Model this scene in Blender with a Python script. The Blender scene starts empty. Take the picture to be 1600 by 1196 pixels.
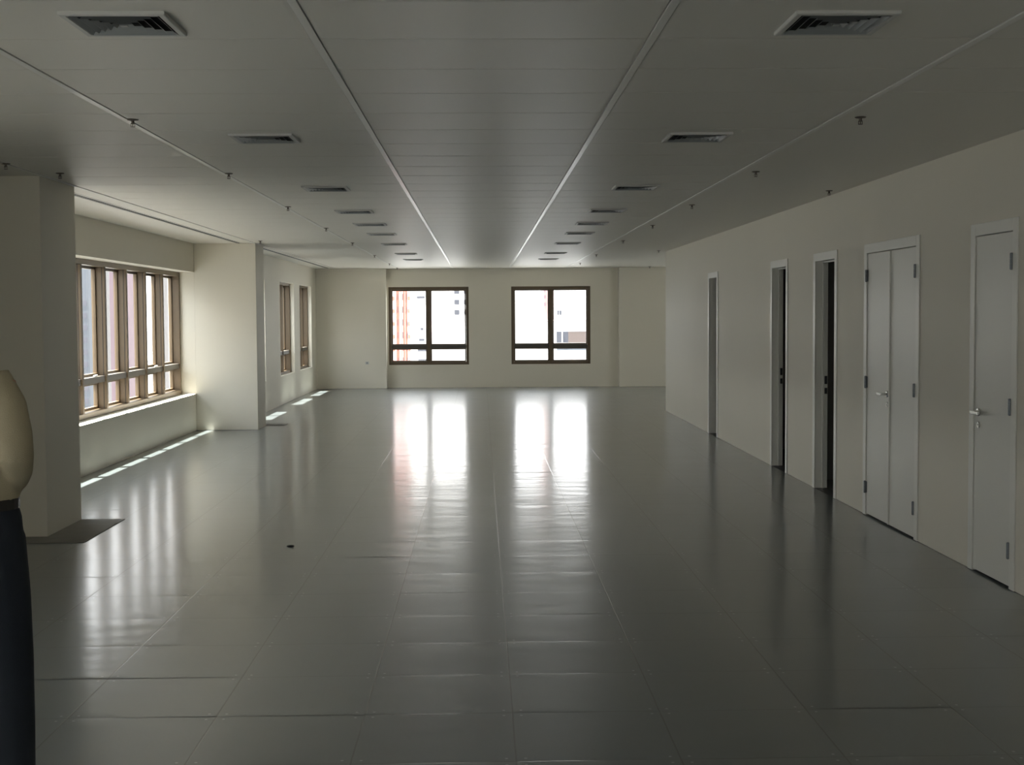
import bpy, math, random
from mathutils import Vector, Matrix
random.seed(7)
C = bpy.context.scene.collection
S = bpy.context.scene
PI = math.pi

# ------------------------------------------------------------------ camera
F_PX, ROLL, CAM_H = 2116.0, 0.006, 1.62
px, py = -49 / F_PX, 106 / F_PX
c, s = math.cos(-ROLL), math.sin(-ROLL)
p0x, p0y = c * px - s * py, s * px + c * py
th = math.atan(p0y); ps = math.atan(-p0x * math.cos(th))
fw = Vector((math.sin(ps) * math.cos(th), math.cos(ps) * math.cos(th), -math.sin(th)))
rt = Vector((math.cos(ps), -math.sin(ps), 0)); up = rt.cross(fw)
rt2 = rt * math.cos(ROLL) - up * math.sin(ROLL)
up2 = rt * math.sin(ROLL) + up * math.cos(ROLL)
cam = bpy.data.cameras.new('camera'); cam_ob = bpy.data.objects.new('camera', cam); C.objects.link(cam_ob)
cam.sensor_width = 36; cam.sensor_fit = 'HORIZONTAL'; cam.lens = F_PX / 1600 * 36
cam.clip_start = 0.05; cam.clip_end = 2000
m = Matrix((rt2, up2, -fw)).transposed().to_4x4(); m.translation = Vector((0, 0, CAM_H))
cam_ob.matrix_world = m
S.camera = cam_ob

# ------------------------------------------------------------------ exposure, sky, sun
SKY, SUN, EXPO = 11.0, 145.0, -0.84
S.view_settings.view_transform = 'Standard'; S.view_settings.look = 'None'
S.view_settings.exposure = EXPO; S.view_settings.gamma = 1; S.view_settings.use_curve_mapping = False
W = bpy.data.worlds.new('sky'); S.world = W; W.use_nodes = True
nt = W.node_tree; bg = nt.nodes['Background']
tc = nt.nodes.new('ShaderNodeTexCoord'); sx = nt.nodes.new('ShaderNodeSeparateXYZ')
cr = nt.nodes.new('ShaderNodeValToRGB')
nt.links.new(tc.outputs['Generated'], sx.inputs[0]); nt.links.new(sx.outputs['Z'], cr.inputs[0])
cr.color_ramp.elements[0].position = 0.0; cr.color_ramp.elements[0].color = (1.0, 0.99, 0.97, 1)
cr.color_ramp.elements[1].position = 0.7; cr.color_ramp.elements[1].color = (0.84, 0.91, 1.0, 1)
nt.links.new(cr.outputs[0], bg.inputs[0]); bg.inputs[1].default_value = SKY

sun = bpy.data.lights.new('sun', 'SUN'); sun.energy = SUN; sun.angle = math.radians(0.53); sun.color = (1, 0.96, 0.88)
so = bpy.data.objects.new('sun', sun); C.objects.link(so)
so.rotation_euler = Vector((0.275, 0.045, -1)).to_track_quat('-Z', 'Y').to_euler()
so.location = (-20, -5, 60)

H = 2.65           # ceiling
FAR = 30.2         # far wall
PT = .11           # partition thickness
RX = 3.08          # right partition
LX1, LX2 = -4.05, -3.63   # window wall, near bays and far bay

def portal(loc, sx_, sy_, direction):
    l = bpy.data.lights.new('window_portal', 'AREA'); l.shape = 'RECTANGLE'; l.size = sx_; l.size_y = sy_
    l.cycles.is_portal = True
    o = bpy.data.objects.new('window_portal', l); C.objects.link(o)
    o.location = loc; o.rotation_euler = Vector(direction).to_track_quat('-Z', 'Z').to_euler()
portal((-4.47, 15.13, 1.38), 8.6, 1.9, (1, 0, 0))
for yc in (22.0, 25.56, 28.24): portal((-3.97, yc, 1.38), 2.0, 1.9, (1, 0, 0))
portal((-4.47, 3.8, 1.38), 5.8, 1.9, (1, 0, 0))
portal((-4.47, -3.45, 1.38), 4.8, 1.9, (1, 0, 0))
for xc in (-2.6, 0.0): portal((xc, -7.25, 1.38), 2.7, 1.8, (0, 1, 0))
portal((8.24, 24.45, 1.38), 2.6, 1.9, (-1, 0, 0))
portal((-1.158, FAR + .42, 1.38), 1.95, 1.9, (0, -1, 0))
portal((1.565, FAR + .42, 1.38), 1.95, 1.9, (0, -1, 0))
portal((5.6, FAR + .42, 1.38), 1.95, 1.9, (0, -1, 0))

# ------------------------------------------------------------------ materials
class N:
    def __init__(self, name):
        self.m = bpy.data.materials.new(name); self.m.use_nodes = True
        self.t = self.m.node_tree; self.b = self.t.nodes['Principled BSDF']
    def n(self, typ, **kw):
        o = self.t.nodes.new('ShaderNode' + typ)
        for k, v in kw.items(): setattr(o, k, v)
        return o
    def l(self, a, b): self.t.links.new(a, b)
    def math(self, op, a, b=None, c_=None):
        o = self.n('Math', operation=op)
        for i, v in enumerate((a, b, c_)):
            if v is None: continue
            if isinstance(v, (int, float)): o.inputs[i].default_value = v
            else: self.l(v, o.inputs[i])
        return o.outputs[0]

def mat(name, col, rough=0.5, metal=0.0, var=0.06, scale=6.0, bump=0.0, bscale=60.0, spec=0.5):
    k = N(name); b = k.b
    tcn = k.n('TexCoord'); no = k.n('TexNoise'); no.inputs['Scale'].default_value = scale; no.inputs['Detail'].default_value = 4
    k.l(tcn.outputs['Object'], no.inputs['Vector'])
    mx = k.n('Mix', data_type='RGBA')
    mx.inputs['A'].default_value = tuple(x * (1 - var) for x in col) + (1,)
    mx.inputs['B'].default_value = tuple(min(1, x * (1 + var)) for x in col) + (1,)
    k.l(no.outputs['Fac'], mx.inputs['Factor']); k.l(mx.outputs['Result'], b.inputs['Base Color'])
    b.inputs['Roughness'].default_value = rough; b.inputs['Metallic'].default_value = metal
    b.inputs['Specular IOR Level'].default_value = spec
    if bump:
        n2 = k.n('TexNoise'); n2.inputs['Scale'].default_value = bscale; n2.inputs['Detail'].default_value = 3
        k.l(tcn.outputs['Object'], n2.inputs['Vector'])
        bp = k.n('Bump'); bp.inputs['Strength'].default_value = bump; bp.inputs['Distance'].default_value = 0.002
        k.l(n2.outputs['Fac'], bp.inputs['Height']); k.l(bp.outputs[0], b.inputs['Normal'])
    return k.m

M = {}
M['wall'] = mat('cream_wall_paint', (0.81, 0.77, 0.66), 0.6, var=0.015, scale=1.5, bump=0.25, bscale=90, spec=0.3)
M['plaster'] = mat('white_ceiling_plaster', (0.79, 0.77, 0.705), 0.42, var=0.01, scale=1.5, bump=0.1, spec=0.4)
M['tile'] = mat('white_ceiling_tile', (0.79, 0.77, 0.705), 0.42, var=0.015, scale=1.2, bump=0.1, bscale=160, spec=0.4)
M['tee'] = mat('white_enamel_tee', (0.82, 0.81, 0.77), 0.28, var=0.01, spec=0.6)
M['groove'] = mat('shadow_gap', (0.20, 0.20, 0.18), 0.8)
M['door'] = mat('white_door_lacquer', (0.80, 0.79, 0.72), 0.42, var=0.01, scale=3)
M['casing'] = mat('white_casing_lacquer', (0.84, 0.83, 0.76), 0.40, var=0.01, scale=3)
M['bronze'] = mat('bronze_anodised_aluminium', (0.125, 0.088, 0.05), 0.45, metal=0.1, var=0.05, scale=8)
M['bronze2'] = mat('dark_bronze_rail', (0.075, 0.066, 0.055), 0.4, metal=0.1, var=0.05, scale=8)
M['gasket'] = mat('black_rubber_gasket', (0.02, 0.02, 0.02), 0.6)
M['chrome'] = mat('satin_chrome', (0.62, 0.62, 0.60), 0.22, metal=1.0, var=0.03)
M['steel'] = mat('dull_steel_hinge', (0.16, 0.17, 0.18), 0.4, metal=0.8, var=0.05)
M['dark'] = mat('dark_lock_steel', (0.05, 0.05, 0.05), 0.4, metal=0.6)
M['vent'] = mat('grey_enamel_vent', (0.30, 0.32, 0.32), 0.42, var=0.02)
M['ventframe'] = mat('pale_vent_frame', (0.60, 0.60, 0.57), 0.45, var=0.02)
M['black'] = mat('painted_recess_dark', (0.012, 0.013, 0.013), 0.8)  # black that stands for the unlit depth inside the diffusers
M['sprinkler'] = mat('dark_brass_sprinkler', (0.14, 0.12, 0.10), 0.4, metal=0.6)
M['pad'] = mat('screed_and_shadow_patch', (0.30, 0.29, 0.265), 0.8, var=0.12, scale=9, bump=0.4, spec=0.15)  # screed tone, also painted as the shadow patch at the middle column
M['concrete'] = mat('exterior_render', (0.6, 0.58, 0.54), 0.8, var=0.08)
M['white_plastic'] = mat('white_plastic', (0.8, 0.8, 0.8), 0.4)
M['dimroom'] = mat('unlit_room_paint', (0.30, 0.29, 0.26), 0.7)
M['threshold'] = mat('dark_threshold', (0.06, 0.06, 0.06), 0.7)

def glass_mat():
    k = N('clear_window_glass'); t = k.t; t.nodes.remove(k.b)
    out = [n for n in t.nodes if n.type == 'OUTPUT_MATERIAL'][0]
    tr = k.n('BsdfTransparent'); tr.inputs[0].default_value = (0.94, 0.955, 0.95, 1)
    gl = k.n('BsdfGlossy'); gl.inputs['Roughness'].default_value = 0.01
    fr = k.n('Fresnel'); fr.inputs[0].default_value = 1.5
    mx = k.n('MixShader'); k.l(fr.outputs[0], mx.inputs[0]); k.l(tr.outputs[0], mx.inputs[1]); k.l(gl.outputs[0], mx.inputs[2])
    k.l(mx.outputs[0], out.inputs[0]); return k.m
M['glass'] = glass_mat()

def floor_mat():
    # square raised-access panels of 0.6 m with a sealed grey-green coat
    k = N('sealed_access_floor_panels'); b = k.b
    tcn = k.n('TexCoord'); sp = k.n('SeparateXYZ'); k.l(tcn.outputs['Object'], sp.inputs[0])
    T = 0.6
    ux = k.math('DIVIDE', k.math('SUBTRACT', sp.outputs['X'], 0.118), T)
    uy = k.math('DIVIDE', k.math('SUBTRACT', sp.outputs['Y'], 5.44), T)
    ix = k.math('FLOOR', ux); iy = k.math('FLOOR', uy)
    fx = k.math('FRACT', ux); fy = k.math('FRACT', uy)
    cb = k.n('CombineXYZ'); k.l(ix, cb.inputs[0]); k.l(iy, cb.inputs[1])
    wn = k.n('TexWhiteNoise', noise_dimensions='2D'); k.l(cb.outputs[0], wn.inputs['Vector'])
    ex = k.math('MULTIPLY', k.math('SUBTRACT', 0.5, k.math('ABSOLUTE', k.math('SUBTRACT', fx, 0.5))), T)   # metres from the joint
    ey = k.math('MULTIPLY', k.math('SUBTRACT', 0.5, k.math('ABSOLUTE', k.math('SUBTRACT', fy, 0.5))), T)
    e = k.math('MINIMUM', ex, ey)
    def ramp(v, a, bb):
        r = k.n('MapRange', interpolation_type='SMOOTHSTEP'); k.l(v, r.inputs[0]); r.inputs[1].default_value = a; r.inputs[2].default_value = bb
        return r.outputs[0]
    joint = k.math('MULTIPLY', ramp(ex, 0.0012, 0.0048), ramp(ey, 0.0008, 0.0035))           # 0 in the joint, 1 on the panel
    # screws near the four corners
    dx = k.math('SUBTRACT', ex, 0.035); dy = k.math('SUBTRACT', ey, 0.035)
    d = k.math('SQRT', k.math('ADD', k.math('MULTIPLY', dx, dx), k.math('MULTIPLY', dy, dy)))
    screw = ramp(d, 0.0075, 0.005)
    screw = k.math('SUBTRACT', 1.0, ramp(d, 0.004, 0.0075))
    no = k.n('TexNoise'); no.inputs['Scale'].default_value = 1.3; no.inputs['Detail'].default_value = 6; no.inputs['Roughness'].default_value = .6
    k.l(tcn.outputs['Object'], no.inputs['Vector'])
    fac = k.math('ADD', k.math('MULTIPLY', no.outputs['Fac'], 0.75), k.math('MULTIPLY', wn.outputs['Value'], 0.25))
    c1 = k.n('Mix', data_type='RGBA'); c1.inputs['A'].default_value = (0.058, 0.073, 0.075, 1); c1.inputs['B'].default_value = (0.086, 0.104, 0.107, 1)
    k.l(fac, c1.inputs['Factor'])
    c2 = k.n('Mix', data_type='RGBA'); c2.inputs['A'].default_value = (0.028, 0.03, 0.03, 1); k.l(c1.outputs['Result'], c2.inputs['B']); k.l(joint, c2.inputs['Factor'])
    c3 = k.n('Mix', data_type='RGBA'); c3.inputs['B'].default_value = (0.24, 0.26, 0.26, 1); k.l(c2.outputs['Result'], c3.inputs['A']); k.l(screw, c3.inputs['Factor'])
    k.l(c3.outputs['Result'], b.inputs['Base Color'])
    n3 = k.n('TexNoise'); n3.inputs['Scale'].default_value = 3.0; n3.inputs['Detail'].default_value = 5; k.l(tcn.outputs['Object'], n3.inputs['Vector'])
    r = k.n('MapRange'); k.l(n3.outputs['Fac'], r.inputs[0]); r.inputs[3].default_value = FLOOR_R[0]; r.inputs[4].default_value = FLOOR_R[1]
    b.inputs['Roughness'].default_value = 0.40; b.inputs['Specular IOR Level'].default_value = 1.0
    k.l(r.outputs[0], b.inputs['Coat Roughness']); b.inputs['Coat Weight'].default_value = 0.85; b.inputs['Coat IOR'].default_value = 1.5
    # height in metres: every panel lies a hair out of level, the coat has shallow ripples, edges curl
    h = k.math('MULTIPLY', joint, 0.0003)
    bp = k.n('Bump'); bp.inputs['Strength'].default_value = 1.0; bp.inputs['Distance'].default_value = 1.0
    k.l(h, bp.inputs['Height']); k.l(bp.outputs[0], b.inputs['Normal']); k.l(bp.outputs[0], b.inputs['Coat Normal'])
    return k.m
FLOOR_R = (0.145, 0.18)
M['floor'] = floor_mat()

# ------------------------------------------------------------------ mesh helpers
class MB:
    def __init__(self): self.v = []; self.f = []; self.mi = []; self.mats = []
    def _m(self, mt):
        if mt not in self.mats: self.mats.append(mt)
        return self.mats.index(mt)
    def face(self, pts, mt=None):
        i = len(self.v); self.v += [tuple(p) for p in pts]; self.f.append(tuple(range(i, i + len(pts)))); self.mi.append(self._m(mt) if mt else 0)
    def box(self, x0, x1, y0, y1, z0, z1, mt=None, skip=''):
        i = len(self.v)
        self.v += [(x, y, z) for z in (z0, z1) for y in (y0, y1) for x in (x0, x1)]
        fs = {'b': (0, 2, 3, 1), 't': (4, 5, 7, 6), 'f': (0, 1, 5, 4), 'k': (2, 6, 7, 3), 'l': (0, 4, 6, 2), 'r': (1, 3, 7, 5)}
        for key, q in fs.items():
            if key in skip: continue
            self.f.append(tuple(i + j for j in q)); self.mi.append(self._m(mt) if mt else 0)
    def lathe(self, prof, ctr=(0, 0, 0), axis='z', n=16, mt=None):
        i = len(self.v); k = len(prof)
        for j in range(n):
            a = 2 * PI * j / n
            for r, z in prof:
                p = (r * math.cos(a), r * math.sin(a), z)
                if axis == 'x': p = (p[2], p[0], p[1])
                if axis == 'y': p = (p[0], p[2], p[1])
                self.v.append((p[0] + ctr[0], p[1] + ctr[1], p[2] + ctr[2]))
        for j in range(n):
            for q in range(k - 1):
                a, b_ = i + j * k + q, i + ((j + 1) % n) * k + q
                self.f.append((a, b_, b_ + 1, a + 1)); self.mi.append(self._m(mt) if mt else 0)
    def build(self, name, mt, parent=None, bevel=0.0, smooth=False, seg=2):
        me = bpy.data.meshes.new(name); me.from_pydata(self.v, [], self.f); me.update()
        if self.mats:
            for x in self.mats: me.materials.append(M[x])
            for p, q in zip(me.polygons, self.mi): p.material_index = q
        else: me.materials.append(M[mt] if isinstance(mt, str) else mt)
        if smooth:
            for p in me.polygons: p.use_smooth = True
        o = bpy.data.objects.new(name, me); C.objects.link(o)
        if parent is not None: o.parent = parent
        if bevel:
            b_ = o.modifiers.new('bevel', 'BEVEL'); b_.width = bevel; b_.segments = seg; b_.limit_method = 'ANGLE'
        return o

def empty(name, loc=(0, 0, 0), rz=0):
    o = bpy.data.objects.new(name, None); C.objects.link(o); o.location = loc; o.rotation_euler = (0, 0, rz)
    o.empty_display_size = 0.1
    return o
def tag(o, label=None, cat=None, group=None, kind=None):
    if label: o['label'] = label
    if cat: o['category'] = cat
    if group: o['group'] = group
    if kind: o['kind'] = kind
    return o
def copy_tree(o, parent=None):
    c_ = o.copy(); C.objects.link(c_)
    if parent is not None: c_.parent = parent
    for ch in list(o.children): copy_tree(ch, c_)
    return c_
def struct(name, mb, mt, bevel=0.0, label=None):
    o = mb.build(name, mt, None, bevel); o['kind'] = 'structure'
    if label: o['label'] = label
    return o

def wall_y(mb, x0, x1, y0, y1, holes, z0=0.0, z1=H, mt=None):
    """wall slab running along Y with holes (ya, yb, za, zb)"""
    ys = sorted({y0, y1} | {h[0] for h in holes} | {h[1] for h in holes})
    for a, b_ in zip(ys, ys[1:]):
        hs = [h for h in holes if h[0] <= a + 1e-6 and h[1] >= b_ - 1e-6]
        if not hs: mb.box(x0, x1, a, b_, z0, z1, mt); continue
        h = hs[0]
        if h[2] > z0: mb.box(x0, x1, a, b_, z0, h[2], mt)
        if h[3] < z1: mb.box(x0, x1, a, b_, h[3], z1, mt)
def wall_x(mb, x0, x1, y0, y1, holes, z0=0.0, z1=H, mt=None):
    xs = sorted({x0, x1} | {h[0] for h in holes} | {h[1] for h in holes})
    for a, b_ in zip(xs, xs[1:]):
        hs = [h for h in holes if h[0] <= a + 1e-6 and h[1] >= b_ - 1e-6]
        if not hs: mb.box(a, b_, y0, y1, z0, z1, mt); continue
        h = hs[0]
        if h[2] > z0: mb.box(a, b_, y0, y1, z0, h[2], mt)
        if h[3] < z1: mb.box(a, b_, y0, y1, h[3], z1, mt)

# ------------------------------------------------------------------ shell
XR = 8.0; YB = -7.0
from mathutils import noise as NZ
# raised access floor: every 0.6 m panel lies a hair out of level and its coat is slightly rippled
mb = MB(); mb.box(-4.43, XR + .2, YB - .2, FAR + .32, -0.25, -0.004)
gx = [0, .02, .08, .16, .24, .32, .40, .48, .56, .58]; gy = [0, .014, .035, .07, .11, .15, .19, .23, .27, .31, .35, .39, .43, .47, .51, .55, .586]
PX, PY, T = .118, 5.44, .6
random.seed(11)
for i in range(int((-4.43 - PX) / T) - 1, int((XR - PX) / T) + 1):
    for j in range(int((YB - PY) / T) - 1, int((FAR - PY) / T) + 1):
        ox, oy = PX + i * T, PY + j * T
        if ox > RX + .2 and oy < 21.9: gxx, gyy = [0, .3], [0, .3]
        else: gxx, gyy = gx, gy
        tx, ty = random.gauss(0, .0006), random.gauss(0, .0011)
        base = len(mb.v); cols = gxx + [T]; rows = gyy + [T]
        for yy in rows:
            for xx in cols:
                x, y = ox + xx, oy + yy
                ey = min(yy, T - yy)
                h = -.0016 + tx * (xx - .3) + ty * (yy - .3) + NZ.noise(Vector((x * 1.6, y * 3.3, i * .37 + j * .91))) * .0009 + NZ.noise(Vector((x * 4.0, y * 9.5, 7.7))) * .0008
                if ey < .012: h -= .0003
                mb.v.append((min(max(x, -4.43), XR + .2), min(max(y, YB - .2), FAR + .32), min(h, 0)))
        nc = len(cols)
        for q in range(len(rows) - 1):
            for p in range(nc - 1):
                a = base + q * nc + p; mb.f.append((a, a + 1, a + 1 + nc, a + nc)); mb.mi.append(0)
fl = struct('floor', mb, 'floor')
for p in fl.data.polygons: p.use_smooth = p.index >= 6

# window wall, near bays
SILL, HEAD = 0.52, 2.245
bay1 = (10.95, 19.32); bay0 = (1.0, 6.6)
mb = MB()
wall_y(mb, -4.43, LX1, YB, 20.0, [(bay1[0], bay1[1], SILL, HEAD), (bay0[0], bay0[1], SILL, HEAD), (-5.8, -1.1, SILL, HEAD)])
struct('wall_left', mb, 'wall')
mb = MB()
bays2 = [(21.05, 22.93), (24.62, 26.50), (27.30, 29.18)]
wall_y(mb, -3.9, LX2, 20.0, FAR, [(a, b_, SILL, HEAD) for a, b_ in bays2])
mb.box(-4.43, -3.9, 20.0, 20.3, 0, H)
struct('wall_left_far', mb, 'wall')
# far wall
farw = [(-2.047, -0.266), (0.683, 2.447), (4.7, 6.5)]  # third opening is an unseen window added for light round the corner
mb = MB(); wall_x(mb, -3.9, XR + .2, FAR, FAR + .32, [(a, b_, .512, 2.243) for a, b_ in farw]); struct('wall_far', mb, 'wall')
# right partition, with door openings
open_ = [(17.58, 18.20), (13.58, 14.25), (11.70, 12.40)]
dbl = (9.50, 10.74); sgl = (7.76, 8.38)
DH = 2.10
mb = MB()
wall_y(mb, RX, RX + PT, YB, 22.5, [(a, b_, 0, DH) for a, b_ in open_] + [(dbl[0], dbl[1], 0, DH), (sgl[0], sgl[1], 0, DH)])
struct('wall_right', mb, 'wall')
mb = MB(); mb.box(RX + PT, XR, 22.35, 22.5, 0, H); struct('wall_right_return', mb, 'wall')
mb = MB(); wall_y(mb, XR, XR + .2, YB, FAR, [(23.2, 25.7, SILL, HEAD)]); struct('wall_right_outer', mb, 'wall')
mb = MB(); wall_x(mb, -4.43, XR + .2, YB - .2, YB, [(-3.9, -1.3, .512, 2.243), (-.9, .9, .512, 2.243)]); struct('wall_back', mb, 'wall')
# service rooms behind the partition: cross walls
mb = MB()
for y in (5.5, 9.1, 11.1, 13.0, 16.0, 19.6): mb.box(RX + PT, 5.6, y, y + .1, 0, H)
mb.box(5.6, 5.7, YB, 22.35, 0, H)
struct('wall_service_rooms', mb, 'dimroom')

# columns
def column(name, x1, y0, y1, x0=-4.05, sx=None):
    mb = MB(); mb.box(x0, x1, y0, y1, 0, H); return struct(name, mb, 'wall', 0.004)
column('wall_column_near', -3.205, 10.0, 10.85)
column('wall_column_middle', -3.18, 19.32, 20.02)
column('wall_column_rear', -3.205, -0.3, 0.55)
mb = MB(); mb.box(LX2, -2.085, FAR - .2, FAR, 0, H); struct('wall_column_far_left', mb, 'wall', .004)
mb = MB(); mb.box(3.07, 4.4, FAR - .2, FAR, 0, H); struct('wall_column_far_right', mb, 'wall', .004)
# bare screed border at the near column, painted shadow patch at the middle one
mb = MB(); mb.box(-4.05, -2.86, 9.72, 10.86, 0.0, 0.003); struct('trim_1', mb, 'pad')
mb = MB(); mb.box(-3.63, -2.9, 19.98, 20.35, 0.0, 0.003); struct('trim_2', mb, 'pad')  # flat patch painted for the slight dark shadow by the middle column

# ------------------------------------------------------------------ ceiling
TEES = [-3.185, -1.85, -0.61, 0.65, 1.89]
Y0C, DYC = 5.12, 0.622
mb = MB()
mb.box(-4.43, XR + .2, YB - .2, 20.3, H + .01, H + .25, 'groove'); mb.box(-3.9, XR + .2, 20.3, FAR + .32, H + .01, H + .25, 'groove')     # slab above
def tile(x0, x1, y0, y1):
    g, lip, dr, hh = .0035, .016, .0012, .0085
    a = [(x0 + g, y0 + g), (x1 - g, y0 + g), (x1 - g, y1 - g), (x0 + g, y1 - g)]
    i_ = [(x0 + g + lip, y0 + g + lip), (x1 - g - lip, y0 + g + lip), (x1 - g - lip, y1 - g - lip), (x0 + g + lip, y1 - g - lip)]
    mb.face([(x, y, H) for x, y in i_][::-1], 'tile')
    for q in range(4):
        r = (q + 1) % 4
        mb.face([(*i_[q], H), (*i_[r], H), (*a[r], H + dr), (*a[q], H + dr)], 'tile')
        mb.face([(*a[q], H + dr), (*a[r], H + dr), (*a[r], H + hh), (*a[q], H + hh)], 'tile')
k0 = int((YB - Y0C) / DYC) - 1; k1 = int((FAR - Y0C) / DYC)
for ci in range(4):
    for k in range(k0, k1 + 1):
        ya, yb = max(YB, Y0C + k * DYC), min(FAR - .32, Y0C + (k + 1) * DYC)
        if yb - ya > .05: tile(TEES[ci] + .015, TEES[ci + 1] - .015, ya, yb)
YT = Y0C + 2 * DYC       # in the right-hand band tiles stop here
for k in range(k0, 2): tile(TEES[4] + .015, RX, max(YB, Y0C + k * DYC), Y0C + (k + 1) * DYC)
# plasterboard bands, left uncut above the linear diffusers
mb.box(TEES[4] + .015, RX, YT, 22.5, H, H + .01, 'plaster')
mb.box(TEES[4] + .015, XR, 22.5, FAR, H, H + .01, 'plaster')
mb.box(TEES[0] - 0.0, TEES[4] + .015, FAR - .32, FAR, H, H + .01, 'plaster')
mb.box(LX1, TEES[0] - .012, YB, 20.0, H, H + .01, 'plaster')
mb.box(LX2, TEES[0] - .012, 20.0, FAR, H, H + .01, 'plaster')
struct('ceiling', mb, 'tile')
# main runner tees, each one long metal strip
mb = MB()
for i, x in enumerate(TEES):
    w = .015 if i else .006
    mb.box(x - w, x + w, YB, FAR - .32, H - .003, H + .01)
struct('trim_3', mb, 'tee', .0008, 'white metal ceiling runners')

# ------------------------------------------------------------------ windows
def window(name, wid, h, depth, mull, handles, label=None, edge=.05, mw=.05, glass_w=0.0):
    """built in local axes: X along the opening (0..wid), Y outwards, Z up; the frame sits flush outside"""
    r = empty(name); r['kind'] = 'structure'
    if label: r['label'] = label
    mb = MB()
    mb.box(0, edge, 0, depth, 0, h); mb.box(wid - edge, wid, 0, depth, 0, h)
    mb.box(edge, wid - edge, 0, depth, 0, edge); mb.box(edge, wid - edge, 0, depth, h - edge, h)
    mb.build('frame', 'bronze', r, .003)
    xs = [edge] + mull + [wid - edge]
    for x in mull:
        q = MB(); q.box(x - mw / 2, x + mw / 2, 0, depth, edge, h - edge)
        o = q.build('mullion', 'bronze', r, .003)
        q = MB()
        for sg in (-1, 1): q.box(x + sg * (mw / 2 + .001), x + sg * (mw / 2 + .004), .03, .036, edge, h - edge)
        q.build('gasket', 'gasket', o)
    tz = 0.40
    for j, (a, b_) in enumerate(zip(xs, xs[1:])):
        if b_ - a < .12: continue
        a2 = a + (mw / 2 if j else 0); b2 = b_ - (mw / 2 if j < len(xs) - 2 else 0)
        q = MB(); q.box(a2, b2, .015, depth - .01, tz - .035, tz + .035); q.build('transom', 'bronze2', r, .002)
        q = MB(); st = .03
        for z0, z1 in ((edge, tz - .035), (tz + .035, h - edge)):
            q.box(a2 + .002, a2 + st, depth - .05, depth - .005, z0, z1); q.box(b2 - st, b2 - .002, depth - .05, depth - .005, z0, z1)
            q.box(a2 + st, b2 - st, depth - .05, depth - .005, z0, z0 + st); q.box(a2 + st, b2 - st, depth - .05, depth - .005, z1 - st, z1)
        sh = q.build('sash', 'bronze', r, .002)
        q = MB(); yy = depth - .025
        for z0, z1 in ((edge + st, tz - .035 - st), (tz + .035 + st, h - edge - st)):
            q.face([(a2 + st, yy, z0), (b2 - st, yy, z0), (b2 - st, yy, z1), (a2 + st, yy, z1)])
        q.build('pane', 'glass', r)
        if j in handles:
            q = MB(); xc = (a2 + b2) / 2
            q.box(xc - .025, xc + .025, 0.0, .02, tz + .035, tz + .058); q.box(xc - .07, xc + .01, -.022, 0.0, tz + .045, tz + .062)
            q.build('handle', 'white_plastic' if wid > 3 else 'bronze2', r, .004)
    return r
D = .15
def mulls(y_end, y_start):
    out = []; y = y_end - .09 - .93
    while y > y_start + .3: out.append(y - y_start); y -= .93
    return sorted(out)
wlen = bay1[1] - bay1[0]
for nm, (a, b_), lb in (('window_1', bay1, 'long bronze-framed strip window between the two left pillars'),):
    w = window(nm, wlen, HEAD - SILL, D, mulls(b_, a), (1, 4, 7), lb, edge=.06, mw=.06)
    # local X -> world Y, local Y (outwards) -> world -X
    w.rotation_euler = (0, 0, PI / 2); w.location = (-4.255, a, SILL)
for i, (a, b_) in enumerate(bays2):
    w = window('window_%d' % (i + 2), b_ - a, HEAD - SILL, D, [(b_ - a) / 2], (0,), None, edge=.045)
    w.rotation_euler = (0, 0, PI / 2); w.location = (-3.71, a, SILL)
w = window('window_8', 5.6, HEAD - SILL, D, [.93, 1.86, 2.79, 3.72, 4.65], (1, 4), None, edge=.06, mw=.06); w.rotation_euler = (0, 0, PI / 2); w.location = (-4.255, 1.0, SILL)  # unseen window added before the near pillar to light the near end
for i, (a, ww) in enumerate(((-3.9, 2.6), (-.9, 1.8))):
    w = window('window_%d' % (11 + i), ww, 2.243 - .512, .10, [ww / 2], (0,), None, edge=.062, mw=.075); w.rotation_euler = (0, 0, PI); w.location = (a + ww, YB - .05, .512)  # unseen back wall windows, added to light faces turned towards the camera
w = window('window_10', 4.7, HEAD - SILL, D, [.93, 1.86, 2.79, 3.72], (1, 3), None, edge=.06, mw=.06); w.rotation_euler = (0, 0, PI / 2); w.location = (-4.255, -5.8, SILL)  # unseen window behind the camera, added for more light on the near pillar
w = window('window_9', 2.5, HEAD - SILL, .10, [1.25], (1,), None, edge=.06, mw=.06); w.rotation_euler = (0, 0, -PI / 2); w.location = (XR + .05, 25.7, SILL)  # unseen window added round the far corner to lift the light there
for i, (a, b_) in enumerate(farw):
    w = window('window_%d' % (i + 5), b_ - a, 2.243 - .512, .10, [(b_ - a) / 2], (0,), None, edge=.062, mw=.075)  # the last of these is the added, unseen one
    w.location = (a, FAR + .02, .512)
    for ch in w.children:
        if ch.name.startswith(('frame', 'mullion', 'sash')):
            pass

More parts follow.
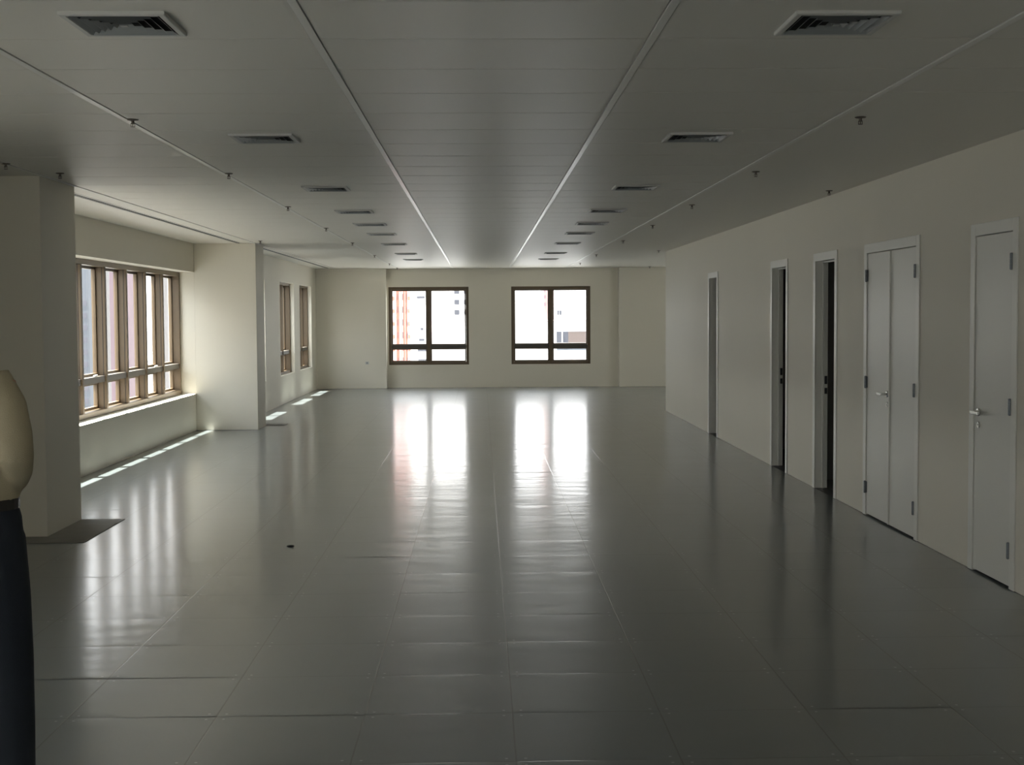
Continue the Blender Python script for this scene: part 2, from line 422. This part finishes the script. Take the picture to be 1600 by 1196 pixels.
# ------------------------------------------------------------------ doors and openings
CW, CT = .062, .010
def casing(mb, a, b_):
    for x0, x1 in ((RX - CT, RX - .0005),):
        mb.box(x0, x1, a - CW, a + .012, 0, DH + CW); mb.box(x0, x1, b_ - .012, b_ + CW, 0, DH + CW); mb.box(x0, x1, a + .012, b_ - .012, DH - .012, DH + CW)
def lining(mb, a, b_):
    mb.box(RX, RX + PT, a, a + .012, 0, DH - .012); mb.box(RX, RX + PT, b_ - .012, b_, 0, DH - .012); mb.box(RX, RX + PT, a, b_, DH - .012, DH)
def hinge(parent, y, z, h=.09):
    q = MB(); x = RX - .004
    q.box(x - .004, x + .002, y - .017, y + .017, z - h / 2, z + h / 2)
    q.lathe([(0, -h / 2 - .004), (.006, -h / 2 - .004), (.0095, -h / 2), (.0095, -h / 6 - .001), (.007, -h / 6), (.0095, -h / 6 + .001), (.0095, h / 6 - .001), (.007, h / 6), (.0095, h / 6 + .001), (.0095, h / 2), (.006, h / 2 + .004), (0, h / 2 + .004)], (x - .010, y, z), n=12)
    return q.build('hinge', 'steel', parent)
def lever(parent, y, z, sgn):
    q = MB(); x = RX + .0
    q.lathe([(0, 0), (.024, 0), (.026, -.004), (.022, -.010), (.010, -.012), (.009, -.045), (0, -.045)], (x, y, z), 'x', 18)
    q.box(x - .056, x - .038, min(y, y + sgn * .115), max(y, y + sgn * .115), z - .010, z + .010)
    q.box(x - .056, x - .030, y - .010, y + .010, z - .0095, z + .0095)
    return q.build('handle', 'chrome', parent, .003)
def keyhole(parent, y, z):
    q = MB(); q.lathe([(0, 0), (.021, 0), (.022, -.003), (.018, -.006), (0, -.006)], (RX, y, z), 'x', 18); o = q.build('keyhole_plate', 'chrome', parent)
    q = MB(); q.box(RX - .0075, RX - .0058, y - .003, y + .003, z - .009, z + .006); q.build('keyhole', 'dark', o)
def make_door(name, a, b_, leaves, label):
    r = empty(name, (0, 0, 0)); r['kind'] = 'structure'; r['label'] = label
    q = MB(); casing(q, a, b_); q.build('casing', 'casing', r, .003)
    q = MB(); lining(q, a, b_); q.box(RX + .045, RX + .06, a + .012, a + .03, 0, DH - .012); q.box(RX + .045, RX + .06, b_ - .03, b_ - .012, 0, DH - .012); q.box(RX + .045, RX + .06, a + .03, b_ - .03, DH - .03, DH - .012)
    q.build('frame', 'casing', r)
    for (y0, y1, hy, hdl) in leaves:
        q = MB(); q.box(RX - .001, RX + .038, y0, y1, .012, DH - .017); lf = q.build('leaf', 'door', r, .002)
        for z in (1.91, 1.065, .225): hinge(lf, hy, z)
        if hdl: lever(lf, hdl[0], 1.0, hdl[1]); keyhole(lf, hdl[0], .92)
    q = MB(); q.box(RX + .0, RX + PT, a + .012, b_ - .012, 0.0, .002); q.build('threshold', 'threshold', r)
    return r
mid = 10.12
make_door('door_1', sgl[0], sgl[1], [(sgl[0] + .015, sgl[1] - .015, sgl[0] + .016, (sgl[1] - .085, -1))], 'single white door with chrome lever, nearest on the right wall')
make_door('door_2', dbl[0], dbl[1], [(mid + .0025, dbl[1] - .015, dbl[1] - .016, (mid + .06, 1)), (dbl[0] + .015, mid - .0025, dbl[0] + .016, None)], 'white double door with a small lever on its left leaf')
q = MB(); q.box(RX - .010, RX - .0012, mid - .013, mid + .010, .014, DH - .02)
bpy_root = bpy.data.objects['door_2']
q = MB(); q.box(RX - .0135, RX - .0012, mid - .011, mid + .006, .014, DH - .02); q.build('meeting_strip', 'casing', bpy_root, .002)
# open doorways, nearest first
def doorway(name, a, b_, strike, label, depth=.15):
    r = empty(name, (0, 0, 0)); r['kind'] = 'structure'; r['label'] = label
    q = MB(); casing(q, a, b_); q.build('casing', 'casing', r, .003)
    q = MB(); lining(q, a, b_); q.build('frame', 'casing', r)
    if strike:
        q = MB(); q.box(RX + .060, RX + .076, a + .03, b_ - .012, DH - .026, DH - .012); q.box(RX + .060, RX + .076, b_ - .026, b_ - .012, 0, DH - .012)
        q.build('door_stop', 'casing', r, .001)
        # leaf folded back into the room beyond, hinged on the near jamb, and the lock plates on the far jamb
        for z, hh in ((1.0, .075), (.90, .055)):
            q = MB(); q.box(RX + .082, RX + .106, b_ - .0145, b_ - .012, z - hh / 2, z + hh / 2); o = q.build('strike_plate', 'dark', r)
        q = MB(); q.box(RX + PT + .005, RX + PT + .005 + (b_ - a - .03), a - .03, a + .008, .012, DH - .017); lf = q.build('leaf', 'door', r, .002)
        q = MB(); y = a + .008; x = RX + PT + .005 + (b_ - a - .09)
        q.lathe([(0, 0), (.024, 0), (.024, .008), (.010, .012), (.009, .045), (0, .045)], (x, y, 1.0), 'y', 16); q.box(x - .11, x, y + .036, y + .054, .99, 1.01)
        q.build('handle', 'dark', lf, .003)
    q = MB(); q.box(RX, RX + PT, a + .012, b_ - .012, 0.0, .002); q.build('threshold', 'threshold', r)
    return r
doorway('door_3', open_[2][0], open_[2][1], True, 'open doorway to a dark room, beside the white double door')
doorway('door_4', open_[1][0], open_[1][1], True, 'middle one of the three open doorways on the right')
doorway('door_5', open_[0][0], open_[0][1], False, 'farthest and narrowest-looking open doorway on the right')

# ------------------------------------------------------------------ air diffusers
def make_vent():
    r = empty('air_diffuser')
    a = .18
    def ring(mb, r0, r1, z0, z1, th=.0):
        p0 = [(-r0, -r0, z0), (r0, -r0, z0), (r0, r0, z0), (-r0, r0, z0)]; p1 = [(-r1, -r1, z1), (r1, -r1, z1), (r1, r1, z1), (-r1, r1, z1)]
        for i in range(4):
            j = (i + 1) % 4; mb.face([p0[i], p0[j], p1[j], p1[i]])
    q = MB()
    ring(q, a, a, 0, -.010); ring(q, a, a - .004, -.010, -.013); ring(q, a - .004, a - .022, -.013, -.013); ring(q, a - .022, a - .026, -.013, -.006); ring(q, a - .026, a - .026, -.006, .0)
    q.build('frame', 'ventframe', r)
    q = MB(); q.face([(-a + .02, -a + .02, -.0012), (a - .02, -a + .02, -.0012), (a - .02, a - .02, -.0012), (-a + .02, a - .02, -.0012)]); q.build('dark_backing', 'black', r)  # flat black sheet painted for the dark hollow behind the louvres
    for k in range(5):
        q = MB(); ro = .15 - k * .029
        ring(q, ro, ro - .012, -.0135, -.0015); ring(q, ro + .0015, ro, -.014, -.0135); ring(q, ro - .0105, ro + .0015, -.0015, -.014)
        q.build('louvre', 'vent', r)
    q = MB(); q.box(-.012, .012, -.012, .012, -.014, -.0012); q.build('centre_plate', 'vent', r)
    return r
vent = make_vent()
ordn = ['first', 'second', 'third', 'fourth', 'fifth', 'sixth', 'seventh', 'eighth', 'ninth']
VY = [4.83, 7.92, 11.04, 13.48, 15.38, 17.22, 19.66, 22.75, 25.2]
first = True
for side, x, word in ((-1, -1.24, 'left'), (1, 1.265, 'right')):
    for i, y in enumerate(VY):
        o = vent if first else copy_tree(vent); first = False
        o.location = (x, y, H)
        tag(o, 'square louvred air diffuser in the %s ceiling row, %s' % (word, 'nearest the camera' if i == 0 else ordn[i] + ' from the camera'), 'air diffuser', 'square air diffusers in two ceiling rows')

# ------------------------------------------------------------------ linear slot diffusers
def slot(y0, y1, x, label):
    r = empty('slot_diffuser', (x, (y0 + y1) / 2, H)); tag(r, label, 'air diffuser')
    L = (y1 - y0) / 2; w = .038
    q = MB()
    for sg in (-1, 1): q.box(sg * w - .008, sg * w + .008, -L, L, -.004, 0)
    q.box(-w, w, -L, -L + .012, -.004, 0); q.box(-w, w, L - .012, L, -.004, 0)
    q.build('frame', 'tee', r)
    q = MB(); q.box(-w, w, -L + .01, L - .01, -.0015, 0); q.build('slot', 'black', r)  # black strip painted for the dark slot depth, no hole behind it
    q = MB(); q.box(-.004, .004, -L + .01, L - .01, -.006, -.001); q.build('vane', 'vent', r)
slot(11.0, 19.25, -3.40, 'long slot diffuser over the strip window, between the two left pillars')
slot(20.1, 29.6, -3.31, 'long slot diffuser beyond the second pillar, over the narrow left windows')

# ------------------------------------------------------------------ sprinklers
def make_sprinkler():
    r = empty('sprinkler')
    q = MB(); q.lathe([(.0, 0), (.032, 0), (.034, -.003), (.029, -.007), (.016, -.010), (.010, -.011)], n=20); q.build('escutcheon', 'sprinkler', r, smooth=True)
    q = MB(); q.lathe([(.0085, -.006), (.0085, -.026), (.011, -.028), (.011, -.034), (.006, -.036), (0, -.036)], n=12); q.build('pipe', 'sprinkler', r)
    q = MB()
    q.box(-.012, -.009, -.003, .003, -.054, -.030); q.box(.009, .012, -.003, .003, -.054, -.030); q.box(-.012, .012, -.003, .003, -.056, -.053); q.lathe([(.0, -.034), (.003, -.036), (.003, -.054)], n=8)
    q.build('yoke', 'sprinkler', r)
    q = MB(); q.lathe([(0, -.056), (.013, -.056), (.014, -.058), (0, -.059)], n=16); q.build('deflector', 'sprinkler', r)
    return r
spr = make_sprinkler(); spr.scale = (.9, .9, .68); first = True
rows = [('left', [(-1.81, y) for y in (7.18, 9.88, 12.89, 16.05, 19.32, 23.35, 27.13, 29.6)]),
        ('right', [(2.01, y) for y in (7.16, 9.88, 12.86, 15.80, 19.07, 23.50, 27.30)])]
for word, pts in rows:
    for i, (x, y) in enumerate(pts):
        o = spr if first else copy_tree(spr); first = False
        o.location = (x, y, H)
        tag(o, 'small dark sprinkler head in the %s row, %s' % (word, 'nearest the camera' if i == 0 else (ordn[i] + ' from the camera')), 'sprinkler', 'sprinkler heads under the ceiling')
for (x, y), lb in (((-3.0, 9.82), 'small sprinkler head by the top corner of the near left pillar'), ((-3.17, 9.2), 'small sprinkler head in front of the near left pillar, at the frame edge'),
                   ((-3.01, 18.7), 'small sprinkler head by the top of the second left pillar'), ((2.95, 11.44), 'small sprinkler head near the right wall, above the doorways'),
                   ((2.91, 22.1), 'small sprinkler head near the far corner of the right wall'), ((3.7, 29.6), 'small sprinkler head over the far right pillar')):
    o = copy_tree(spr); o.location = (x, y, H); tag(o, lb, 'sprinkler', 'sprinkler heads under the ceiling')

# ------------------------------------------------------------------ small things
q = MB(); q.lathe([(0, .016), (.012, .015), (.021, .009), (.024, .0)], n=10)
o = q.build('debris_scrap', 'gasket'); o.location = (-1.349, 9.492, 0); o.scale = (1.15, .8, .6); tag(o, 'small black scrap lying alone on the grey floor', 'scrap')
r = empty('wall_outlet', (-2.515, FAR - .2, .568)); tag(r, 'small grey fitting low on the far left pillar', 'wall fitting')
q = MB(); q.box(-.04, .04, -.008, 0, -.03, .03); q.build('plate', 'ventframe', r, .002)
q = MB(); q.lathe([(0, -.012), (.017, -.012), (.019, -.008)], (0, 0, 0), 'y', 14); q.build('socket', 'vent', r)

# ------------------------------------------------------------------ person at the left edge, back to the camera
M['khaki'] = mat('khaki_shirt_cotton', (0.46, 0.40, 0.27), 0.85, var=0.08, scale=14, bump=0.5, bscale=300)
M['navy'] = mat('dark_navy_trouser_cloth', (0.018, 0.024, 0.035), 0.85, var=0.1, scale=20, bump=0.4, bscale=300)
M['skin'] = mat('warm_skin', (0.48, 0.29, 0.19), 0.5, var=0.04)
M['hair'] = mat('dark_hair', (0.03, 0.022, 0.016), 0.6, var=0.3, scale=60)
M['leather'] = mat('black_shoe_leather', (0.02, 0.018, 0.016), 0.35)
def skinned(name, verts, edges, radii, mt, parent=None, root=0, sub=2, smooth=True):
    me = bpy.data.meshes.new(name); me.from_pydata(verts, edges, []); me.materials.append(M[mt])
    o = bpy.data.objects.new(name, me); C.objects.link(o)
    sk = o.modifiers.new('skin', 'SKIN'); sk.use_smooth_shade = True
    for i, r_ in enumerate(radii):
        d = me.skin_vertices[0].data[i]; d.radius = r_ if isinstance(r_, tuple) else (r_, r_); d.use_root = (i == root)
    sb = o.modifiers.new('subsurf', 'SUBSURF'); sb.levels = sub; sb.render_levels = sub
    if parent is not None: o.parent = parent
    return o
P = empty('person', (-1.70, 4.45, 0))
tag(P, 'person in a khaki shirt and dark navy trousers at the left edge, hand on hip', 'person')
def lofted(name, chains, mt, voxel=.009, smooth=6, parent=None, n=20):
    """chains of (x, y, z, rx, ry): closed tubes of elliptical rings, fused into one surface"""
    q = MB()
    for ch in chains:
        rings = []
        for k, (x, y, z, a, b_) in enumerate(ch):
            p0 = Vector(ch[max(k - 1, 0)][:3]); p1 = Vector(ch[min(k + 1, len(ch) - 1)][:3]); t = (p1 - p0).normalized()
            u_ = (Vector((1, 0, 0)) - t * t.x)
            u_ = u_.normalized() if u_.length > .2 else Vector((0, 1, 0)).cross(t).normalized()
            w_ = t.cross(u_).normalized()
            rings.append([Vector((x, y, z)) + u_ * a * math.cos(2 * PI * i_ / n) + w_ * b_ * math.sin(2 * PI * i_ / n) for i_ in range(n)])
        for A, B in zip(rings, rings[1:]):
            for i_ in range(n): j_ = (i_ + 1) % n; q.face([A[i_], A[j_], B[j_], B[i_]])
        q.face(rings[0][::-1]); q.face(rings[-1])
    o = q.build(name, mt, parent, smooth=True)
    w = o.modifiers.new('weld', 'WELD'); w.merge_threshold = .0005
    rm = o.modifiers.new('remesh', 'REMESH'); rm.mode = 'VOXEL'; rm.voxel_size = voxel; rm.use_smooth_shade = True
    if smooth: sm = o.modifiers.new('smooth', 'SMOOTH'); sm.factor = .5; sm.iterations = smooth
    return o
# body under the clothes (one surface)
lofted('body', [[(0, 0, .90, .15, .10), (0, 0, 1.08, .13, .09), (0, .01, 1.28, .14, .10), (0, .01, 1.40, .12, .085), (0, .0, 1.455, .07, .06), (0, .0, 1.50, .056, .056), (0, .01, 1.57, .054, .058)],
                [(.10, 0, .95, .08, .08), (.12, 0, .50, .055, .055), (.127, -.02, .06, .038, .042)], [(-.10, 0, .95, .08, .08), (-.12, 0, .50, .055, .055), (-.137, -.02, .06, .038, .042)],
                [(.06, 0, 1.41, .05, .05), (.14, 0, 1.40, .045, .045), (.187, -.04, 1.175, .036, .036), (.155, .045, 1.085, .024, .024)],
                [(-.06, 0, 1.41, .05, .05), (-.14, 0, 1.40, .045, .045), (-.215, .01, 1.15, .036, .036), (-.205, .06, .915, .023, .023)]], 'skin', voxel=.008, smooth=3, parent=P)
# trousers
lofted('trousers', [[(0, .0, 1.035, .168, .118), (0, .0, .97, .188, .128), (0, -.005, .88, .196, .132), (0, -.005, .82, .185, .12)],
                    [(.095, 0, .90, .10, .118), (.108, 0, .70, .102, .108), (.118, .005, .48, .095, .098), (.126, -.005, .25, .090, .094), (.13, -.015, .065, .086, .092)],
                    [(-.095, 0, .90, .10, .118), (-.108, 0, .70, .102, .108), (-.118, .005, .48, .092, .094), (-.128, -.005, .25, .086, .090), (-.136, -.015, .065, .084, .09)]], 'navy', parent=P)
# shirt with sleeves
lofted('shirt', [[(0, 0, 1.015, .178, .126), (0, 0, 1.05, .188, .134), (0, .0, 1.12, .180, .130), (0, .0, 1.22, .172, .124), (0, .01, 1.32, .180, .124), (0, .01, 1.395, .165, .105), (0, .008, 1.44, .105, .078), (0, .005, 1.475, .066, .062), (0, .005, 1.495, .062, .06)],
                 [(.06, 0, 1.395, .06, .065), (.118, 0, 1.402, .064, .064), (.158, -.02, 1.335, .062, .062), (.182, -.04, 1.24, .062, .060), (.190, -.045, 1.17, .058, .060), (.182, -.015, 1.120, .052, .052), (.165, .025, 1.090, .044, .044), (.157, .04, 1.082, .040, .040)],
                 [(-.06, 0, 1.395, .06, .065), (-.118, 0, 1.398, .062, .062), (-.172, 0, 1.30, .058, .058), (-.212, .01, 1.16, .052, .052), (-.208, .035, 1.04, .044, .044), (-.205, .055, .945, .037, .037)]], 'khaki', parent=P)
# collar
q = MB(); n = 24
for (ra, za), (rb, zb) in (((.060, 1.478), (.068, 1.515)), ((.068, 1.515), (.082, 1.485))):
    for i in range(n):
        a0_, a1_ = 2 * PI * i / n, 2 * PI * (i + 1) / n
        q.face([(ra * math.cos(a0_), .005 + ra * math.sin(a0_), za), (ra * math.cos(a1_), .005 + ra * math.sin(a1_), za), (rb * math.cos(a1_), .005 + rb * math.sin(a1_), zb), (rb * math.cos(a0_), .005 + rb * math.sin(a0_), zb)])
o = q.build('collar', 'khaki', P, smooth=True); o.modifiers.new('weld', 'WELD'); sd = o.modifiers.new('solid', 'SOLIDIFY'); sd.thickness = .003
# belt
q = MB(); n = 28; a0, b0 = .181, .130
for zz0, zz1 in ((.995, 1.03),):
    pts = [(a0 * math.cos(2 * PI * i / n), b0 * math.sin(2 * PI * i / n)) for i in range(n)]
    for i in range(n):
        j = (i + 1) % n; q.face([(*pts[i], zz0), (*pts[j], zz0), (*pts[j], zz1), (*pts[i], zz1)])
q.build('belt', 'leather', P, smooth=True)
# hands: palm with five fingers, right one on the hip, left one hanging
def hand(base, dirv, side, nrm, curl=.5):
    d = Vector(dirv).normalized(); n_ = Vector(nrm).normalized(); s_ = Vector(side).normalized()
    b0_ = Vector(base)
    V = [b0_, b0_ + d * .045, b0_ + d * .085]; E_ = [(0, 1), (1, 2)]; R_ = [(.024, .018), (.036, .015), (.038, .013)]
    for i, (off, ln) in enumerate(((-.030, .062), (-.010, .075), (.011, .070), (.030, .055))):
        p = V[2] + s_ * off; k = len(V); V.append(p + d * .006); E_.append((2, k)); R_.append((.0095, .0095))
        cu = curl
        for seg in range(3):
            dd = (d * math.cos(cu * (seg + .5)) + n_ * math.sin(cu * (seg + .5))); p = V[-1] + dd * ln * (.42, .32, .26)[seg]
            V.append(p); E_.append((len(V) - 2, len(V) - 1)); R_.append(((.0088, .0080, .0068)[seg],) * 2)
    k = len(V); V.append(b0_ + d * .03 - s_ * .034 + n_ * .008); E_.append((1, k)); R_.append((.012, .012))
    V.append(V[-1] + (d * .7 - s_ * .5 + n_ * .4).normalized() * .036); E_.append((k, k + 1)); R_.append((.0095, .0095))
    V.append(V[-1] + (d * .9 - s_ * .1 + n_ * .4).normalized() * .028); E_.append((k + 1, k + 2)); R_.append((.008, .008))
    return skinned('hand', [tuple(v) for v in V], E_, R_, 'skin', P)
hand((.155, .045, 1.09), (-.35, .75, -.45), (0.1, .35, .8), (-1, -.2, .1), .35)
hand((-.205, .06, .92), (.0, .12, -1), (0, -1, -.1), (1, .1, 0), .4)
# head with face (looking down the room), ears, hair
def head():
    import bmesh
    bm = bmesh.new(); bmesh.ops.create_uvsphere(bm, u_segments=32, v_segments=24, radius=1)
    for v in bm.verts:
        x, y, z = v.co
        wx, wy, wz = .076, .098, .118
        if z < 0: wx *= 1 - .28 * (-z) ** 1.5; wy *= 1 - .14 * (-z)
        X, Y, Z = x * wx, y * wy, z * wz
        if y > .3:
            g = math.exp(-((x / .16) ** 2)); Y += .026 * g * math.exp(-((z + .22) / .17) ** 2)              # nose
            Y += .008 * math.exp(-((x / .3) ** 2)) * math.exp(-((z + .55) / .10) ** 2)                       # lips
            Y -= .009 * (math.exp(-(((abs(x) - .38) / .16) ** 2))) * math.exp(-((z - .02) / .12) ** 2)       # eye sockets
            Y += .010 * math.exp(-((x / .3) ** 2)) * math.exp(-((z + .86) / .14) ** 2)                       # chin
        v.co = (X, Y, Z)
    me = bpy.data.meshes.new('head'); bm.to_mesh(me); bm.free(); me.materials.append(M['skin'])
    for p in me.polygons: p.use_smooth = True
    h = bpy.data.objects.new('head', me); C.objects.link(h); h.parent = P; h.location = (0, .02, 1.635)
    for sg in (-1, 1):
        q = MB(); q.lathe([(0, .012), (.012, .010), (.017, .0), (.010, -.004), (0, -.004)], (0, 0, 0), 'x', 14); e = q.build('ear', 'skin', h, smooth=True); e.location = (sg * .074, -.005, -.01); e.scale = (sg * 1.0, .9, 1.7)
        q = MB(); q.lathe([(0, .011), (.006, .009), (.010, .004), (.011, 0)], (0, 0, 0), 'y', 12); e = q.build('eye', 'white_plastic', h, smooth=True); e.location = (sg * .029, .079, .004)
        q = MB(); q.lathe([(0, .0), (.005, -.0004), (.0055, -.002)], (0, .0122, 0), 'y', 12); pu = q.build('iris', 'gasket', h); pu.location = (sg * .029, .0795, .004)
    bm = bmesh.new(); bmesh.ops.create_uvsphere(bm, u_segments=32, v_segments=24, radius=1)
    for v in list(bm.verts):
        x, y, z = v.co
        v.co = (x * .083, y * .105 - .004, z * .124 + .004)
    bmesh.ops.delete(bm, geom=[v for v in bm.verts if (v.co.y > .055 and v.co.z < .072) or v.co.z < -.07 or (v.co.y > .0 and v.co.z < -.0 )], context='VERTS')
    me = bpy.data.meshes.new('hair'); bm.to_mesh(me); bm.free(); me.materials.append(M['hair'])
    for p in me.polygons: p.use_smooth = True
    hr = bpy.data.objects.new('hair', me); C.objects.link(hr); hr.parent = h
    so_ = hr.modifiers.new('solid', 'SOLIDIFY'); so_.thickness = .008
head()
for sg, fx_, fy_ in ((1, .13, -.02), (-1, -.14, -.02)):
    o = lofted('shoe', [[(0, -.085, .036, .030, .030), (0, -.06, .048, .040, .046), (0, .0, .050, .041, .048), (0, .07, .038, .046, .034), (0, .13, .030, .044, .026), (0, .175, .024, .026, .019)]], 'leather', voxel=.006, smooth=3, parent=P)
    o.location = (fx_, fy_, .003)
    q = MB(); pts = [(.034 * math.cos(a) * (1.25 if math.sin(a) > 0 else 1), .045 + .128 * math.sin(a)) for a in [2 * PI * k / 24 for k in range(24)]]
    q.face([(x, y, 0) for x, y in pts][::-1]); q.face([(x, y, .012) for x, y in pts])
    for k in range(24): a, b_ = pts[k], pts[(k + 1) % 24]; q.face([(*a, 0), (*b_, 0), (*b_, .012), (*a, .012)])
    sl = q.build('sole', 'gasket', o); sl.location = (0, 0, -.003)

# ------------------------------------------------------------------ city outside
def bmat(n, col): M[n] = mat(n, col, .85, var=.05, scale=.3); return n
bmat('white_render', (.80, .79, .78)); bmat('salmon_render', (.30, .085, .06)); bmat('pale_pink_render', (.23, .15, .14))
bmat('lavender_render', (.115, .085, .10)); bmat('blue_grey_render', (.075, .085, .10)); bmat('grey_render', (.125, .123, .125)); bmat('beige_panel', (.085, .066, .06))
bmat('dark_glazing', (.045, .048, .06)); bmat('band_glazing', (.07, .072, .09)); bmat('street', (.2, .2, .2)); bmat('blocker_grey', (.35, .35, .34))
G = -42
def X_(u, Y): return (u - 750.5) / F_PX * Y
def Z_(v, Y): return CAM_H - (v - 492.5) / F_PX * Y
def building(label, x0, x1, y0, y1, ztop, mt, name='building'):
    r = empty(name, ((x0 + x1) / 2, (y0 + y1) / 2, G)); tag(r, label, 'building')
    q = MB(); cx, cy = (x0 + x1) / 2, (y0 + y1) / 2
    q.box(x0 - cx, x1 - cx, y0 - cy, y1 - cy, 0, ztop - G); w = q.build('wall', mt, r)
    return r, w, (cx, cy)
def win(r, ctr, x0, x1, z0, z1, yf, mt='dark_glazing', d=.25, name='window'):
    q = MB(); q.box(x0 - ctr[0], x1 - ctr[0], yf - .06 - ctr[1], yf + d - ctr[1], z0 - G, z1 - G); return q.build(name, mt, r)
# salmon tower seen through the left end window
Y = 320
r, w, ct = building('white tower with a salmon red centre strip, behind the left far window', X_(609, Y), X_(641.5, Y), Y, Y + 14, 40, 'white_render', 'apartment_tower')
for a, b_, mt in ((619, 624, 'salmon_render'), (624.5, 629, 'pale_pink_render'), (629.5, 632.5, 'salmon_render'), (633, 636.5, 'salmon_render')): win(r, ct, X_(a, Y), X_(b_, Y), -38, 40, Y, mt, name='facade_strip')
for k in range(-8, 13):
    z = Z_(483, Y) + k * 3.0
    for a, b_ in ((612.0, 617), (637.5, 640.5)):
        q = MB(); q.box(X_(a, Y) - ct[0], X_(b_, Y) - ct[0], Y - 1.0 - ct[1], Y + .0 - ct[1], z - 1.0 - G, z - G); q.build('balcony', 'salmon_render', r)
    for a in (621, 629, 635.4): win(r, ct, X_(a, Y), X_(a + 1.1, Y), z - .9, z + .6, Y - .07, 'dark_glazing')
Y = 300
r, w, ct = building('broad white block with a column of grey windows, behind the left far window', X_(643, Y), X_(700, Y), Y, Y + 20, 46, 'white_render')
for v0, v1, a, b_ in ((463, 467, 651, 663.5), (512, 516.5, 656.5, 661), (529, 533, 654, 662.5), (543.5, 549.5, 652, 665), (561, 565.5, 652.5, 665)): win(r, ct, X_(a, Y), X_(b_, Y), Z_(v1, Y), Z_(v0, Y), Y)
Y = 270
r, w, ct = building('white block with paired grey windows, at the right of the left far window', X_(701, Y), X_(764, Y), Y, Y + 20, 46, 'white_render')
for v0, v1 in ((450, 460), (469, 476.5), (484.5, 492.5), (430, 438)):
    for a, b_ in ((709.5, 717.5), (724.5, 729)): win(r, ct, X_(a, Y), X_(b_, Y), Z_(v1, Y), Z_(v0, Y), Y)
Y = 110
r, w, ct = building('low white building with a shaded recess, behind the right far window', X_(840, Y), X_(965, Y), Y, Y + 16, Z_(503, Y), 'white_render', 'terrace_building')
q = MB(); q.box(X_(839, Y) - ct[0], X_(966, Y) - ct[0], Y - .1 - ct[1], Y + 16.1 - ct[1], Z_(504, Y) - G, Z_(502.5, Y) - G); q.build('parapet_coping', 'pale_pink_render', r)
win(r, ct, X_(869, Y), X_(887, Y), Z_(537, Y), Z_(519.5, Y), Y, 'dark_glazing'); win(r, ct, X_(887.2, Y), X_(960, Y), Z_(537, Y), Z_(519.5, Y), Y, 'beige_panel', name='panel')
win(r, ct, X_(877, Y), X_(878.5, Y), Z_(537, Y), Z_(519.5, Y), Y - .08, 'white_render', name='window_post')
win(r, ct, X_(869, Y), X_(960, Y), Z_(549, Y), Z_(542.5, Y), Y, 'blue_grey_render', name='lower_panel')
Y = 230
r, w, ct = building('slim pale pink tower rising behind the low white building', X_(851, Y), X_(868, Y), Y + 6, Y + 16, 40, 'pale_pink_render', 'apartment_tower')
win(r, ct, X_(863.5, Y), X_(867.7, Y), Z_(494, Y), Z_(486, Y), Y + 6)
for v0 in (452, 462, 474): win(r, ct, X_(852, Y), X_(855, Y), Z_(v0 + 5, Y), Z_(v0, Y), Y + 6, 'lavender_render')
Y = 225
r, w, ct = building('pale block with two dark windows beside the slim pink tower', X_(869.6, Y), X_(878.5, Y), Y, Y + 9, Z_(484, Y), 'white_render')
win(r, ct, X_(870.2, Y), X_(873, Y), Z_(493.5, Y), Z_(486.5, Y), Y); win(r, ct, X_(873.5, Y), X_(877, Y), Z_(493.5, Y), Z_(486.5, Y), Y)
r, w, ct = building('unseen long grey block added across the street to cut light at the strip window', -46, -30, -60, 84, 4.5, 'blocker_grey', 'added_light_blocker')  # added out of view to hold back sky light from the strip window
for k in range(6):
    q = MB(); q.box(-30.05 - ct[0], -29.9 - ct[0], -58 - ct[1], 82 - ct[1], -2 + k * 3.2 - G, -.4 + k * 3.2 - G); q.build('window_band', 'band_glazing', r)
# along the street on the window side
for (Y, a, b_, v, mt, lb) in ((370, 84, 160, 300, 'blue_grey_render', 'blue grey tower seen in the nearest pane gap of the strip window'), (330, 150, 190, 300, 'grey_render', 'light grey tower seen in the second pane gap of the strip window'),
                           (290, 176, 220, 300, 'lavender_render', 'lavender pink tower seen in the middle pane gap of the strip window'), (250, 249, 272, 425, 'grey_render', 'grey building below open sky in the last pane gap of the strip window')):
    r, w, ct = building(lb, X_(a, Y), X_(b_, Y + 10), Y, Y + 10, Z_(v, Y), mt, 'apartment_tower')
    if mt != 'lavender_render':
        for k in range(9):
            z = Z_(470 + k * 19, Y); win(r, ct, X_(a + 3, Y), X_(b_, Y + 10) - .6, z - .9, z + .5, Y, 'band_glazing', name='window_band')
mb = MB(); mb.box(-400, 400, -100, 700, G - .5, G); o = mb.build('street_ground', 'street'); o['kind'] = 'structure'
